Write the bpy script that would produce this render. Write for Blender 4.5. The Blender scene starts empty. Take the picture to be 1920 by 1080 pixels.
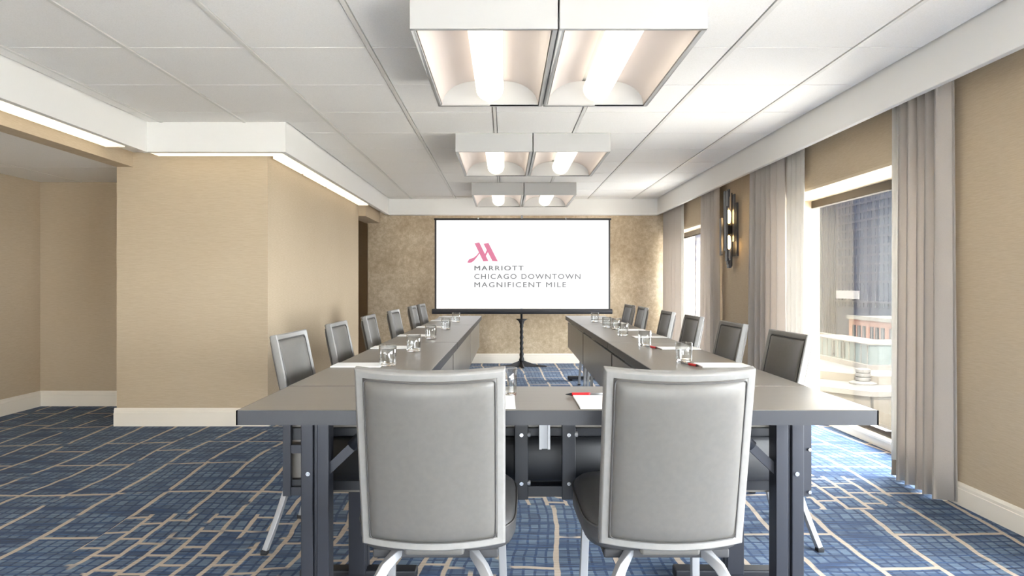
import bpy, bmesh, math, random
from mathutils import Vector, Matrix
random.seed(7)
PI = math.pi
SC = bpy.context.scene
COL = SC.collection

# ------------------------------------------------------------------ camera, world, sun, exposure
F, CX, CY, HC = 1270.0, 947.0, 535.0, 1.09      # focal length (px), vanishing point (px), eye height (m)
cd = bpy.data.cameras.new('camera'); cam = bpy.data.objects.new('camera', cd); COL.objects.link(cam)
cam.location = (0, 0, HC); cam.rotation_euler = (PI/2, 0, 0)
cd.sensor_width = 36; cd.lens = F/1920*36; cd.shift_x = (960-CX)/1920; cd.shift_y = -(540-CY)/1920
cd.clip_start = .05; cd.clip_end = 3000
SC.camera = cam
w = bpy.data.worlds.new('sky'); SC.world = w; w.use_nodes = True
bg = w.node_tree.nodes['Background']; bg.inputs[0].default_value = (.93, .965, 1, 1); bg.inputs[1].default_value = 12.0
sd = bpy.data.lights.new('sun', 'SUN'); sd.energy = 18; sd.angle = .01; sd.color = (1, .96, .9)
sun = bpy.data.objects.new('sun', sd); COL.objects.link(sun)
sun.rotation_euler = Vector((.22, .58, -.78)).to_track_quat('-Z', 'Y').to_euler()
vs = SC.view_settings; vs.view_transform = 'Standard'; vs.look = 'None'; vs.gamma = 1; vs.use_curve_mapping = False
vs.exposure = 1.4
LAMP, COVE = .85, .40

# ------------------------------------------------------------------ helpers
def C(r, g, b):
    f = lambda v: (v/255/12.92) if v/255 <= .04045 else ((v/255+.055)/1.055)**2.4
    return (f(r), f(g), f(b), 1)
MATS = {}
def mat(name, col=(.5, .5, .5, 1), rough=.5, metal=0, spec=.5, trans=0, ior=1.45, emit=None, es=0, alpha=1, sheen=0):
    m = bpy.data.materials.new(name); m.use_nodes = True; b = m.node_tree.nodes['Principled BSDF']
    b.inputs['Base Color'].default_value = col; b.inputs['Roughness'].default_value = rough; b.inputs['Metallic'].default_value = metal
    b.inputs['Specular IOR Level'].default_value = spec; b.inputs['Transmission Weight'].default_value = trans; b.inputs['IOR'].default_value = ior
    if emit: b.inputs['Emission Color'].default_value = emit; b.inputs['Emission Strength'].default_value = es
    if sheen: b.inputs['Sheen Weight'].default_value = sheen
    MATS[name] = m
    return m
class NT:
    def __init__(s, m): s.t = m.node_tree; s.b = s.t.nodes['Principled BSDF']
    def n(s, typ, **kw):
        nd = s.t.nodes.new(typ)
        for k, v in kw.items():
            if k.startswith('i_'):
                key = k[2:]; key = int(key) if key.isdigit() else key.replace('_', ' ')
                nd.inputs[key].default_value = v
            else: setattr(nd, k, v)
        return nd
    def l(s, a, b): s.t.links.new(a, b)
    def coord(s, scale=(1, 1, 1), rot=(0, 0, 0)):
        tc = s.n('ShaderNodeTexCoord'); mp = s.n('ShaderNodeMapping'); mp.inputs['Scale'].default_value = scale; mp.inputs['Rotation'].default_value = rot
        s.l(tc.outputs['Object'], mp.inputs[0]); return mp.outputs[0]
    def noise(s, vec, scale, detail=3, rough=.5):
        nd = s.n('ShaderNodeTexNoise'); nd.inputs['Scale'].default_value = scale; nd.inputs['Detail'].default_value = detail; nd.inputs['Roughness'].default_value = rough
        s.l(vec, nd.inputs['Vector']); return nd.outputs['Fac']
    def ramp(s, fac, stops, interp='LINEAR'):
        r = s.n('ShaderNodeValToRGB'); r.color_ramp.interpolation = interp
        while len(r.color_ramp.elements) < len(stops): r.color_ramp.elements.new(.5)
        for e, (p, c) in zip(r.color_ramp.elements, stops): e.position = p; e.color = c
        s.l(fac, r.inputs[0]); return r.outputs[0]
    def mix(s, fac, a, b, blend='MIX'):
        m = s.n('ShaderNodeMix', data_type='RGBA', blend_type=blend)
        for src, i in ((fac, 0), (a, 6), (b, 7)):
            if isinstance(src, (int, float, tuple)): m.inputs[i].default_value = src
            else: s.l(src, m.inputs[i])
        return m.outputs[2]
    def math(s, op, a, b=0):
        m = s.n('ShaderNodeMath', operation=op)
        for i, v in enumerate((a, b)):
            if isinstance(v, (int, float)): m.inputs[i].default_value = v
            else: s.l(v, m.inputs[i])
        return m.outputs[0]
    def bump(s, h, strength=.2, dist=.002):
        b = s.n('ShaderNodeBump'); b.inputs['Strength'].default_value = strength; b.inputs['Distance'].default_value = dist
        s.l(h, b.inputs['Height']); s.l(b.outputs[0], s.b.inputs['Normal'])
G4 = lambda v: (v, v, v, 1)

def wall_mat(name, ca, cb, stretch):
    m = mat(name, rough=.75, spec=.25); t = NT(m)
    v = t.coord(stretch); n1 = t.noise(v, 1, 4, .65); n2 = t.noise(t.coord(), 1.3, 2)
    k = t.math('ADD', t.math('MULTIPLY', n1, .75), t.math('MULTIPLY', n2, .25))
    t.l(t.ramp(k, [(.32, ca), (.68, cb)]), t.b.inputs['Base Color']); t.bump(n1, .25, .002)
    return m
wall_mat('wallpaper', C(187, 169, 143), C(201, 184, 159), (18, 18, 240))
def end_mat():
    m = mat('bronze_plaster', rough=.42, spec=.5, metal=.12); t = NT(m); v = t.coord()
    n1 = t.noise(v, 22, 5, .7); n2 = t.noise(v, 1.6, 3, .6)
    k = t.math('ADD', t.math('MULTIPLY', n1, .55), t.math('MULTIPLY', n2, .45))
    t.l(t.ramp(k, [(.3, C(158, 137, 108)), (.5, C(190, 171, 143)), (.68, C(222, 207, 183))]), t.b.inputs['Base Color']); t.bump(n1, .3, .003)
end_mat()
def tile_mat():
    m = mat('acoustic_tile', rough=.9, spec=.2); t = NT(m); n = t.noise(t.coord(), 160, 3, .7)
    t.l(t.ramp(n, [(.3, C(238, 235, 230)), (.6, C(246, 243, 239))]), t.b.inputs['Base Color']); t.bump(n, .25, .002)
tile_mat()
mat('white_paint', C(238, 236, 232), .55, spec=.4)
mat('reveal_paint', C(204, 188, 162), .6); mat('trim_paint', C(240, 232, 218), .4, spec=.5)
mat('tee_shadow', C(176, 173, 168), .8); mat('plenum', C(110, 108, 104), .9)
mat('grid_metal', C(226, 223, 217), .4)
mat('fixture_white', C(188, 187, 185), .45)
mat('reflector', C(214, 203, 198), .4)
mat('lamp_glow', C(255, 250, 235), .5, emit=(1, .93, .80, 1), es=LAMP)
mat('cove_glow', C(255, 248, 230), .5, emit=(1, .90, .72, 1), es=COVE)
mat('frame_bronze', C(62, 54, 46), .45, metal=.3)
mat('silver', C(156, 157, 159), .38, metal=.35)
mat('chrome', C(205, 206, 208), .22, metal=1)
mat('black_metal', C(30, 32, 38), .42, spec=.5)
mat('steel_dark', C(46, 48, 55), .38, metal=.3)
mat('black_plastic', C(30, 31, 34), .5)
mat('edge_band', C(38, 40, 46), .38)
mat('paper', C(244, 243, 242), .8)
mat('card', C(120, 116, 110), .8)
mat('red', C(205, 30, 40), .35)
mat('pipe', C(78, 76, 75), .5)
mat('seat_under', C(60, 60, 62), .7)
mat('screen_black', C(52, 52, 55), .5)
mat('projected_gray', C(74, 74, 76), .9, spec=0, emit=C(150, 150, 152), es=.24)  # lettering, logo and screen glow in place of projector light
mat('projected_pink', C(130, 66, 88), .9, spec=0, emit=C(222, 140, 166), es=.3)
mat('screen_white', C(150, 150, 150), .8, spec=.1, emit=(1, 1, 1, 1), es=.4)
mat('glass', C(255, 255, 255), .02, trans=1, ior=1.45)
mat('amber_glow', C(255, 220, 160), .3, emit=(1, .62, .25, 1), es=9)
mat('brass', C(170, 140, 80), .3, metal=1)
mat('sconce_metal', C(96, 98, 102), .45, metal=.5)
def pane_mat(name, tint, pwr=5, base=.03):
    m = bpy.data.materials.new(name); m.use_nodes = True; nt = m.node_tree; nt.nodes.clear()
    o = nt.nodes.new('ShaderNodeOutputMaterial'); mx = nt.nodes.new('ShaderNodeMixShader'); tr = nt.nodes.new('ShaderNodeBsdfTransparent'); gl = nt.nodes.new('ShaderNodeBsdfGlossy'); fr = nt.nodes.new('ShaderNodeLayerWeight'); pw = nt.nodes.new('ShaderNodeMath'); pw.operation = 'POWER'; pw.inputs[1].default_value = pwr; ad = nt.nodes.new('ShaderNodeMath'); ad.operation = 'MULTIPLY_ADD'; ad.inputs[1].default_value = .9; ad.inputs[2].default_value = base
    tr.inputs[0].default_value = tint; gl.inputs['Roughness'].default_value = 0.0; fr.inputs[0].default_value = .5; nt.links.new(fr.outputs['Facing'], pw.inputs[0]); nt.links.new(pw.outputs[0], ad.inputs[0])
    nt.links.new(ad.outputs[0], mx.inputs[0]); nt.links.new(tr.outputs[0], mx.inputs[1]); nt.links.new(gl.outputs[0], mx.inputs[2]); nt.links.new(mx.outputs[0], o.inputs[0])
    MATS[name] = m
pane_mat('window_glass', (.97, .98, .98, 1)); pane_mat('tinted_glass', (.95, .96, .96, 1), 5, .006); pane_mat('thin_glass', (.96, .97, .97, 1), 2.2, .06)
def laminate():
    m = mat('laminate', rough=.33, spec=.6); t = NT(m); n = t.noise(t.coord((6, 140, 1)), 1, 2, .5)
    t.l(t.ramp(n, [(.2, C(117, 112, 105)), (.8, C(125, 120, 113))]), t.b.inputs['Base Color'])
laminate()
def vinyl(name, a, b):
    m = mat(name, rough=.38, spec=.5); t = NT(m); n = t.noise(t.coord((60, 60, 60)), 1, 3); n2 = t.noise(t.coord(), 900, 2)
    t.l(t.ramp(n, [(.3, a), (.7, b)]), t.b.inputs['Base Color']); t.bump(n2, .12, .001)
vinyl('vinyl', C(94, 92, 88), C(99, 96, 92))
vinyl('seat_vinyl', C(70, 69, 69), C(75, 74, 74))
vinyl('vinyl_frame', C(128, 126, 123), C(133, 131, 128))
def cloth(name, a, b, sheen=.3):
    m = mat(name, rough=.8, spec=.2, sheen=sheen); t = NT(m); n = t.noise(t.coord((300, 300, 500)), 1, 3); n2 = t.noise(t.coord((2, 2, .3)), 2, 2)
    t.l(t.ramp(t.math('ADD', t.math('MULTIPLY', n, .6), t.math('MULTIPLY', n2, .4)), [(.3, a), (.7, b)]), t.b.inputs['Base Color']); t.bump(n, .2, .001)
    tr = t.n('ShaderNodeBsdfTranslucent'); tr.inputs[0].default_value = b; mx = t.n('ShaderNodeMixShader'); mx.inputs[0].default_value = .28; out = t.t.nodes['Material Output']
    t.l(t.b.outputs[0], mx.inputs[1]); t.l(tr.outputs[0], mx.inputs[2]); t.l(mx.outputs[0], out.inputs[0])
cloth('drape', C(190, 182, 174), C(206, 198, 190))
cloth('lining', C(204, 200, 194), C(218, 214, 208))
cloth('hem_cloth', C(150, 140, 128), C(162, 152, 140))

def carpet():
    m = mat('carpet', rough=.95, spec=.1, sheen=.14); t = NT(m)
    tc = t.n('ShaderNodeTexCoord'); P = tc.outputs['Object']
    def warp(vec, scale, amt, seed):
        n = t.n('ShaderNodeTexNoise', noise_dimensions='3D'); n.inputs['Scale'].default_value = scale; n.inputs['Detail'].default_value = 1
        off = t.n('ShaderNodeVectorMath', operation='ADD'); off.inputs[1].default_value = (seed, seed*1.7, 0); t.l(vec, off.inputs[0]); t.l(off.outputs[0], n.inputs['Vector'])
        s = t.n('ShaderNodeVectorMath', operation='SUBTRACT'); t.l(n.outputs['Color'], s.inputs[0]); s.inputs[1].default_value = (.5, .5, .5)
        k = t.n('ShaderNodeVectorMath', operation='MULTIPLY'); t.l(s.outputs[0], k.inputs[0]); k.inputs[1].default_value = (amt, amt, 0)
        a = t.n('ShaderNodeVectorMath', operation='ADD'); t.l(vec, a.inputs[0]); t.l(k.outputs[0], a.inputs[1]); return a.outputs[0]
    def brick(vec, wid, row, mortar, rot, smooth=.25, freq=2, off=.5, sq=1.0):
        mp = t.n('ShaderNodeMapping'); mp.inputs['Rotation'].default_value = (0, 0, rot); mp.inputs['Location'].default_value = (wid*7.3, row*3.1, 0); t.l(vec, mp.inputs[0])
        b = t.n('ShaderNodeTexBrick'); b.offset = off; b.offset_frequency = freq; b.squash = sq; b.squash_frequency = 3
        for k, v in (('Scale', 1), ('Mortar Size', mortar), ('Mortar Smooth', smooth), ('Brick Width', wid), ('Row Height', row), ('Bias', 0)): b.inputs[k].default_value = v
        b.inputs['Color1'].default_value = G4(0); b.inputs['Color2'].default_value = G4(1); b.inputs['Mortar'].default_value = G4(.5)
        t.l(mp.outputs[0], b.inputs['Vector']); return b.outputs['Fac'], b.outputs['Color']
    W1 = warp(P, .6, .32, 3); W2 = warp(W1, 8, .02, 11)
    big, bigc = brick(W2, .56, .25, .0125, PI/2, .2, 3, .37, 1.6)
    sml, smlc = brick(W2, .17, .105, .012, PI/2, .3, 2, .45, 1.5)
    vor = t.n('ShaderNodeTexVoronoi', distance='CHEBYCHEV'); vor.inputs['Scale'].default_value = .8; t.l(W1, vor.inputs['Vector'])
    sepc = t.n('ShaderNodeSeparateColor'); t.l(vor.outputs['Color'], sepc.inputs[0])
    region = t.math('GREATER_THAN', sepc.outputs[0], .8)
    line = t.mix(region, big, sml)
    brk = t.noise(t.coord((1, 1, 1)), 3.2, 2); brk = t.ramp(brk, [(.36, G4(0)), (.40, G4(1))])
    line = t.math('MULTIPLY', line, brk)
    # fine hatch inside the cells
    hx, hc = brick(W2, .068, .047, .0066, PI/2, .3, 2, 0.0)
    blockA = t.noise(t.coord((2.2, 5, 1)), 1, 2); hatch_on = t.ramp(blockA, [(.30, G4(0)), (.40, G4(1))])
    cellv = t.mix(.5, bigc, hc)
    stre = t.noise(t.coord((5, 150, 1)), 1, 3, .7)
    stre2 = t.noise(t.coord((1.2, 14, 1)), 1, 2)
    pile = t.noise(t.coord((420, 420, 1)), 1, 2)
    navy = t.ramp(stre, [(.34, C(10, 26, 50)), (.5, C(16, 52, 94)), (.62, C(28, 82, 134)), (.75, C(112, 128, 146))])
    light = t.ramp(stre, [(.3, C(58, 88, 120)), (.5, C(100, 124, 148)), (.7, C(146, 160, 174))])
    k = t.math('MULTIPLY', t.math('MULTIPLY', hatch_on, t.math('SUBTRACT', 1, hx)), t.ramp(hc, [(.15, G4(.45)), (.8, G4(1))]))
    k = t.math('MULTIPLY', k, t.ramp(stre2, [(.36, G4(.1)), (.5, G4(1))]))
    base = t.mix(t.math('MULTIPLY', k, .85), navy, light)
    beige = t.ramp(stre, [(.3, C(172, 155, 138)), (.7, C(212, 197, 180))])
    colr = t.mix(line, base, beige)
    colr = t.mix(.25, colr, t.ramp(pile, [(.3, G4(.25)), (.7, G4(1))]), 'MULTIPLY')
    t.l(colr, t.b.inputs['Base Color']); t.bump(t.math('ADD', pile, stre), .35, .003)
carpet()

# mesh helpers --------------------------------------------------
def nb(): return bmesh.new()
def box(bm, x0, x1, y0, y1, z0, z1, M=None):
    v = [bm.verts.new(Vector(p) if M is None else M @ Vector(p)) for p in ((x0, y0, z0), (x1, y0, z0), (x1, y1, z0), (x0, y1, z0), (x0, y0, z1), (x1, y0, z1), (x1, y1, z1), (x0, y1, z1))]
    for f in ((3, 2, 1, 0), (4, 5, 6, 7), (0, 1, 5, 4), (1, 2, 6, 5), (2, 3, 7, 6), (3, 0, 4, 7)): bm.faces.new([v[i] for i in f])
    return bm
def bx(*a): return box(nb(), *a)
def loft(bm, rings, cap=True, closed=True):
    R = [[bm.verts.new(p) for p in r] for r in rings]; n = len(rings[0])
    for a, b in zip(R, R[1:]):
        for i in range(n if closed else n-1): bm.faces.new((a[i], a[(i+1) % n], b[(i+1) % n], b[i]))
    if cap and closed: bm.faces.new(R[0][::-1]); bm.faces.new(R[-1])
    return bm
def lathe(bm, prof, n=24, cap=True, org=(0, 0, 0)):
    o = Vector(org)
    return loft(bm, [[o+Vector((r*math.cos(2*PI*i/n), r*math.sin(2*PI*i/n), z)) for i in range(n)] for r, z in prof], cap)
def sweep(bm, pts, a, b, n=10, up=(0, 0, 1), square=False, closed=False):
    pts = [Vector(p) for p in pts]; rings = []
    for i, p in enumerate(pts):
        if closed: d = pts[(i+1) % len(pts)]-pts[i-1]
        else: d = (pts[min(i+1, len(pts)-1)]-pts[max(i-1, 0)])
        d.normalize(); s = d.cross(Vector(up))
        if s.length < 1e-4: s = Vector((1, 0, 0))
        s.normalize(); u = s.cross(d)
        if square: rings.append([p+s*sx*a+u*sy*b for sx, sy in ((-1, -1), (1, -1), (1, 1), (-1, 1))])
        else: rings.append([p+s*math.cos(2*PI*k/n)*a+u*math.sin(2*PI*k/n)*b for k in range(n)])
    if closed: rings.append(rings[0]); return loft(bm, rings, False)
    return loft(bm, rings)
def prism(bm, poly, f0, f1):
    return loft(bm, [[f0(p) for p in poly], [f1(p) for p in poly]])
def obj(name, bm, m, parent=None, smooth=False, bevel=0, seg=2, label=None):
    bmesh.ops.remove_doubles(bm, verts=bm.verts, dist=1e-6)
    bmesh.ops.recalc_face_normals(bm, faces=bm.faces)
    me = bpy.data.meshes.new(name); bm.to_mesh(me); bm.free(); me.materials.append(MATS[m])
    if smooth:
        for p in me.polygons: p.use_smooth = True
    o = bpy.data.objects.new(name, me); COL.objects.link(o)
    if parent: o.parent = parent
    if bevel:
        md = o.modifiers.new('bevel', 'BEVEL'); md.width = bevel; md.segments = seg; md.limit_method = 'ANGLE'; md.angle_limit = math.radians(40)
        for p in me.polygons: p.use_smooth = True
        wn = o.modifiers.new('normals', 'WEIGHTED_NORMAL'); wn.keep_sharp = True
    if label: o['label'] = label
    return o
def tag(o, label, cat, group=None):
    o['label'] = label; o['category'] = cat
    if group: o['group'] = group
    return o
def struct(o, label=None, cat=None):
    o['kind'] = 'structure'
    if label: o['label'] = label
    if cat: o['category'] = cat
    return o
def thing(name, label, cat, loc=(0, 0, 0), rz=0, group=None):
    o = bpy.data.objects.new(name, None); COL.objects.link(o); o.location = loc; o.rotation_euler = (0, 0, rz); o.empty_display_size = .1
    return tag(o, label, cat, group)
def dup(root, loc, rz, label=None, group=None):
    r = root.copy(); COL.objects.link(r); r.location = loc; r.rotation_euler = (0, 0, rz)
    if label: r['label'] = label
    if group: r['group'] = group
    for ch in list(root.children):
        c = ch.copy(); COL.objects.link(c); c.parent = r
        for g in list(ch.children):
            d = g.copy(); COL.objects.link(d); d.parent = c
    return r

# ------------------------------------------------------------------ room dimensions
ZC = HC+1.193          # tile ceiling
ZS = HC+.975           # soffit underside
XR = 2.265             # window wall
YE = 9.48              # screen wall
YB = -2.7              # wall behind the camera
XL, YL0 = -1.84, 5.25  # corridor block
XB0, XB1 = -3.01, -2.88  # header beam
XF, YF = -4.2, 6.12    # foyer
ZF = HC+.93            # foyer ceiling
YO = 8.5               # opening beside the screen wall

WTF = .34
fl = obj('floor', bx(XF-.1, XR+WTF, YB-.1, 11.2, -.06, 0), 'carpet'); struct(fl, 'patterned navy and blue carpet with beige lines', 'floor')

# ------------------------------------------------------------------ walls
wr = nb()
WIN = [(3.45, 5.66), (7.15, 9.40), (-1.8, 2.2)]  # last opening is an added, unseen window for extra daylight
W0, W1Z = .075, HC+.715; WT = .36
ys = [YB] + [v for a in sorted(WIN) for v in a] + [YE+.1]
for i in range(0, len(ys), 2): box(wr, XR, XR+WT, ys[i], ys[i+1], 0, ZC+.1)
for a, b in WIN:
    box(wr, XR, XR+WT, a, b, W1Z, ZC+.1); box(wr, XR+(.11 if a > 7 else .26), XR+WT, a, b, 0, W0-.02)
wall_right = struct(obj('wall_right', wr, 'wallpaper'), 'tan grasscloth wall with the windows', 'wall')
we = obj('wall_end', bx(-1.92, XR, YE, YE+.12, 0, ZC+.1), 'bronze_plaster'); struct(we, 'mottled bronze wall behind the projection screen', 'wall')
b = nb(); box(b, XL-.12, XL, YL0, YO, 0, ZC+.1); box(b, XB0, XL-.12, YL0, YL0+.12, 0, ZC+.1); box(b, XB0, XB0+.12, YL0+.12, YF, 0, ZC+.1)
struct(obj('wall_left', b, 'wallpaper'), 'tan wall block projecting into the room', 'wall')
b = nb(); box(b, XF-.12, XF, YB, YF+.12, 0, ZC+.1); box(b, XF, XB0+.12, YF, YF+.12, 0, ZC+.1)
struct(obj('wall_foyer', b, 'wallpaper'), 'tan walls of the side passage', 'wall')
b = nb(); BW0, BW1, BWZ = -2.55, 1.7, .78
box(b, XF-.12, BW0, YB-.12, YB, 0, ZC+.1); box(b, BW1, XR+.14, YB-.12, YB, 0, ZC+.1); box(b, BW0, BW1, YB-.12, YB, 0, W0-.05); box(b, BW0, BW1, YB-.12, YB, BWZ, ZC+.1)
struct(obj('wall_back', b, 'wallpaper'), 'tan wall closing the rear of the room', 'wall')
b = nb(); box(b, XB0, XL-.12, 10.6, 10.72, 0, ZC+.1); box(b, -1.92, -1.8, YE+.12, 10.6, 0, ZC+.1); box(b, XB0-.1, XB0, YO-.1, 10.72, 0, ZC+.1); box(b, XB0, XL-.12, YO-.12, YO, 0, ZC+.1)
struct(obj('wall_alcove', b, 'wallpaper'), 'tan walls of the recess beside the screen wall', 'wall')
# headers
struct(obj('trim_1', bx(XB0, XB1, YB, YL0, HC+.917, ZC+.1), 'wallpaper'), 'tan header beam over the passage opening', 'beam')
struct(obj('trim_2', bx(XL-.12, XL+.09, YO, YE, HC+.87, ZC+.05), 'wallpaper'), 'short tan header over the recess opening', 'beam')

# baseboards (profiled)
def baseboard(name, p0, p1, nrm, h, label):
    p0, p1, nrm = Vector((*p0, 0)), Vector((*p1, 0)), Vector((*nrm, 0))
    prof = [(0, 0), (.016, 0), (.016, h*.74), (.012, h*.76), (.012, h*.88), (.007, h*.96), (.004, h), (0, h)]
    f = lambda P: (lambda q: P+nrm*q[0]+Vector((0, 0, q[1])))
    o = obj(name, prism(nb(), prof, f(p0), f(p1)), 'trim_paint'); struct(o, label, 'baseboard'); return o
baseboard('baseboard_right', (XR, 2.22), (XR, 3.43), (-1, 0), .112, 'cream baseboard beside the near curtain')
baseboard('baseboard_right', (XR, 5.68), (XR, 7.13), (-1, 0), .112, 'cream baseboard between the two windows')
baseboard('baseboard_end', (-1.92, YE), (XR, YE), (0, -1), .135, 'cream baseboard below the bronze wall')
baseboard('baseboard_left', (XB0-.016, YL0), (XL+.016, YL0), (0, -1), .14, 'cream baseboard on the front of the wall block')
baseboard('baseboard_left', (XL, YL0), (XL, YO), (1, 0), .14, 'cream baseboard on the side of the wall block')
baseboard('baseboard_foyer', (XF, YF), (XB0, YF), (0, -1), .138, 'cream baseboard at the end of the passage')
baseboard('baseboard_foyer', (XF, YB), (XF, YF), (1, 0), .138, 'cream baseboard along the passage wall')
baseboard('baseboard_foyer', (XB0, YL0), (XB0, YF), (-1, 0), .138, 'cream baseboard on the passage side of the block')

# ------------------------------------------------------------------ ceiling
ceil = obj('ceiling', bx(XF-.1, XR+.36, YB-.1, 11.2, ZC+.016, ZC+.12), 'plenum'); struct(ceil, 'white suspended tile ceiling', 'ceiling')
XCOLS = [-2.62]+[-.683+.61*k for k in range(-3, 5)]+[2.10]
YROWS = [YB]+[5.30+.635*k for k in range(-12, 7) if 5.30+.635*k > YB+.05]+[9.35]
def tile(x0, x1, y0, y1, z, par, gx=.0155, gy=.0042):
    if x1-x0 < .04 or y1-y0 < .03: return
    return obj('ceiling_tile', bx(x0+gx, x1-gx, y0+gy, y1-gy, z, z+.014), 'acoustic_tile', par)
for i in range(len(XCOLS)-1):
    for j in range(len(YROWS)-1):
        x0, x1, y0, y1 = XCOLS[i], XCOLS[i+1], YROWS[j], YROWS[j+1]
        if y0 >= 4.94 and x0 < -1.605: x0 = -1.605
        if y0 < 4.95 < y1 and x0 < -1.605:
            if x1 > -1.605: tile(-1.605, x1, 4.95, y1, ZC, ceil); tile(x0, x1, y0, 4.955, ZC, ceil); continue
            y1 = 4.955
        if x1 <= x0: continue
        tile(x0, x1, y0, y1, ZC, ceil)
for x in XCOLS[1:-1]:
    obj('grid_bar', bx(x-.0105, x+.0105, YB, 4.955 if x < -1.605 else 9.35, ZC-.005, ZC+.016), 'grid_metal', ceil)
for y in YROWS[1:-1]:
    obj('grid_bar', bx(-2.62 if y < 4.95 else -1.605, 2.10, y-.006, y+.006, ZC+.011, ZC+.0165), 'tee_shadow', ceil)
# passage ceiling
fc = obj('ceiling_passage', bx(XF, XB0, YB, YF, ZF+.016, ZF+.1), 'plenum'); struct(fc, 'lower white tile ceiling of the passage', 'ceiling')
fx = [XF, -3.83, XB0]; fy = [YB]+[5.35-1.22*k for k in range(6, -1, -1)]+[YF]
for i in range(2):
    for j in range(len(fy)-1): tile(fx[i], fx[i+1], fy[j], fy[j+1], ZF, fc, .006, .003)
obj('grid_bar', bx(-3.835, -3.825, YB, YF, ZF-.002, ZF+.016), 'grid_metal', fc)
# soffits
b = nb(); box(b, -1.605, 2.13, 9.35, YE, ZS, ZC+.05)
struct(obj('trim_3', b, 'white_paint'), 'white soffit above the projection screen', 'soffit')
b = nb(); box(b, 2.10, 2.135, YB, YE, ZS, ZC+.05); box(b, 2.135, XR, YB, YE, ZC-.02, ZC+.05)
struct(obj('trim_4', b, 'white_paint', bevel=.003), 'white curtain valance running along the window wall', 'valance')
b = nb()
box(b, -2.66, -2.62, YB, 4.95, ZS, ZC+.05); box(b, -2.66, -1.605, 4.95, 4.99, ZS, ZC+.05); box(b, -1.645, -1.605, 4.99, 9.35, ZS, ZC+.05)
box(b, XB1, -2.66, YB, YL0, ZS+.055, ZS+.10); box(b, -2.66, -1.645, 4.99, YL0, ZS+.055, ZS+.10); box(b, XL, -1.645, 4.99, 9.35, ZS+.055, ZS+.10)
struct(obj('trim_5', b, 'white_paint'), 'white stepped soffit with a light cove behind it', 'soffit')
def cove_light(x0, x1, y0, y1, label, n):
    t = thing('cove_light', label, 'light', ((x0+x1)/2, (y0+y1)/2, ZS+.012), 0, 'light strips in the soffit cove')
    hx, hy = (x1-x0)/2, (y1-y0)/2
    obj('housing', bx(-hx, hx, -hy, hy, .022, .043), 'fixture_white', t)
    for k in range(n):
        if hy > hx: a, c = -hy+2*hy*k/n+.03, -hy+2*hy*(k+1)/n-.03; obj('diffuser', bx(-hx+.012, hx-.012, a, c, 0, .022), 'cove_glow', t)
        else: a, c = -hx+2*hx*k/n+.012, -hx+2*hx*(k+1)/n-.012; obj('diffuser', bx(a, c, -hy+.012, hy-.012, 0, .022), 'cove_glow', t)
cove_light(-2.86, -2.70, 1.4, 4.86, 'warm light strip in the cove above the passage header beam', 3)
cove_light(-2.86, -2.70, -2.2, 1.2, 'warm light strip in the cove at the rear of the room', 3)
cove_light(-2.66, -1.66, 5.03, 5.19, 'warm light strip in the cove above the front of the wall block', 1)
cove_light(XL+.02, -1.68, 5.25, 8.4, 'warm light strip in the cove above the side of the wall block', 4)

# ------------------------------------------------------------------ ceiling fixtures
def make_fixture():
    t = thing('ceiling_fixture', '', 'ceiling light')
    Wd, L, H = .302, .605, .146
    b = nb(); r = .02
    box(b, -Wd, Wd, -L, -L+r, -H, 0); box(b, -Wd, Wd, L-r, L, -H, 0); box(b, -Wd, -Wd+r, -L+r, L-r, -H, 0); box(b, Wd-r, Wd, -L+r, L-r, -H, 0); box(b, -Wd+r, Wd-r, -L+r, L-r, -.006, 0)
    obj('housing', b, 'fixture_white', t, bevel=.002)
    wi = Wd-r
    for s in (-1, 1):
        prof = [(wi-.004, -H+.006)]+[(wi-.004-(wi-.085)*(1-math.cos(a)), -H+.006+.125*math.sin(a)) for a in [PI/2*k/8 for k in range(1, 9)]]
        b = nb(); loft(b, [[Vector((s*x, y, z)) for x, z in prof] for y in (-L+r, L-r)], False, False)
        obj('reflector', b, 'reflector', t, True)
    for s in (-1, 1):
        half = [(wi-.004, -H+.006)]+[(wi-.004-(wi-.085)*(1-math.cos(a)), -H+.006+.125*math.sin(a)) for a in [PI/2*k/8 for k in range(1, 9)]]
        outl = half+[(-x, z) for x, z in half[::-1]]
        b = nb(); b.faces.new([b.verts.new((x, s*(L-r-.002-.045*(z+H)/.13), z)) for x, z in outl]); obj('end_plate', b, 'fixture_white', t)
    b = nb(); R = .078
    sweep(b, [(0, -L+.085, -.07), (0, -L+.095, -.07)]+[(0, L-.095, -.07), (0, L-.085, -.07)], R, R*.92, 24)
    obj('diffuser', b, 'lamp_glow', t, True, bevel=.012)
    return t
fx0 = make_fixture(); first = True
for y0, what in ((5.30, 'in the middle pair'), (2.76, 'in the pair above the head table chairs'), (7.85, 'in the pair closest to the projection screen'), (.22, 'in the pair behind the head table'), (-2.32, 'in the rearmost pair')):
    for xc, side in ((-.087, 'passage'), (.525, 'window')):
        lab = 'white boxed ceiling light %s, %s side' % (what, side)
        if first: fx0.location = (xc, y0+.605, ZC-.001); fx0['label'] = lab; fx0['group'] = 'ceiling lights'; first = False
        else: dup(fx0, (xc, y0+.605, ZC-.001), 0, lab, 'ceiling lights')

dup(fx0, (-3.6, 2.6, ZF-.003), 0, 'white boxed ceiling light added out of view to brighten the side passage', 'ceiling lights'); dup(fx0, (-3.6, -1.2, ZF-.003), 0, 'white boxed ceiling light added at the unseen rear of the side passage', 'ceiling lights')  # added unseen lights that brighten the passage
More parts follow.
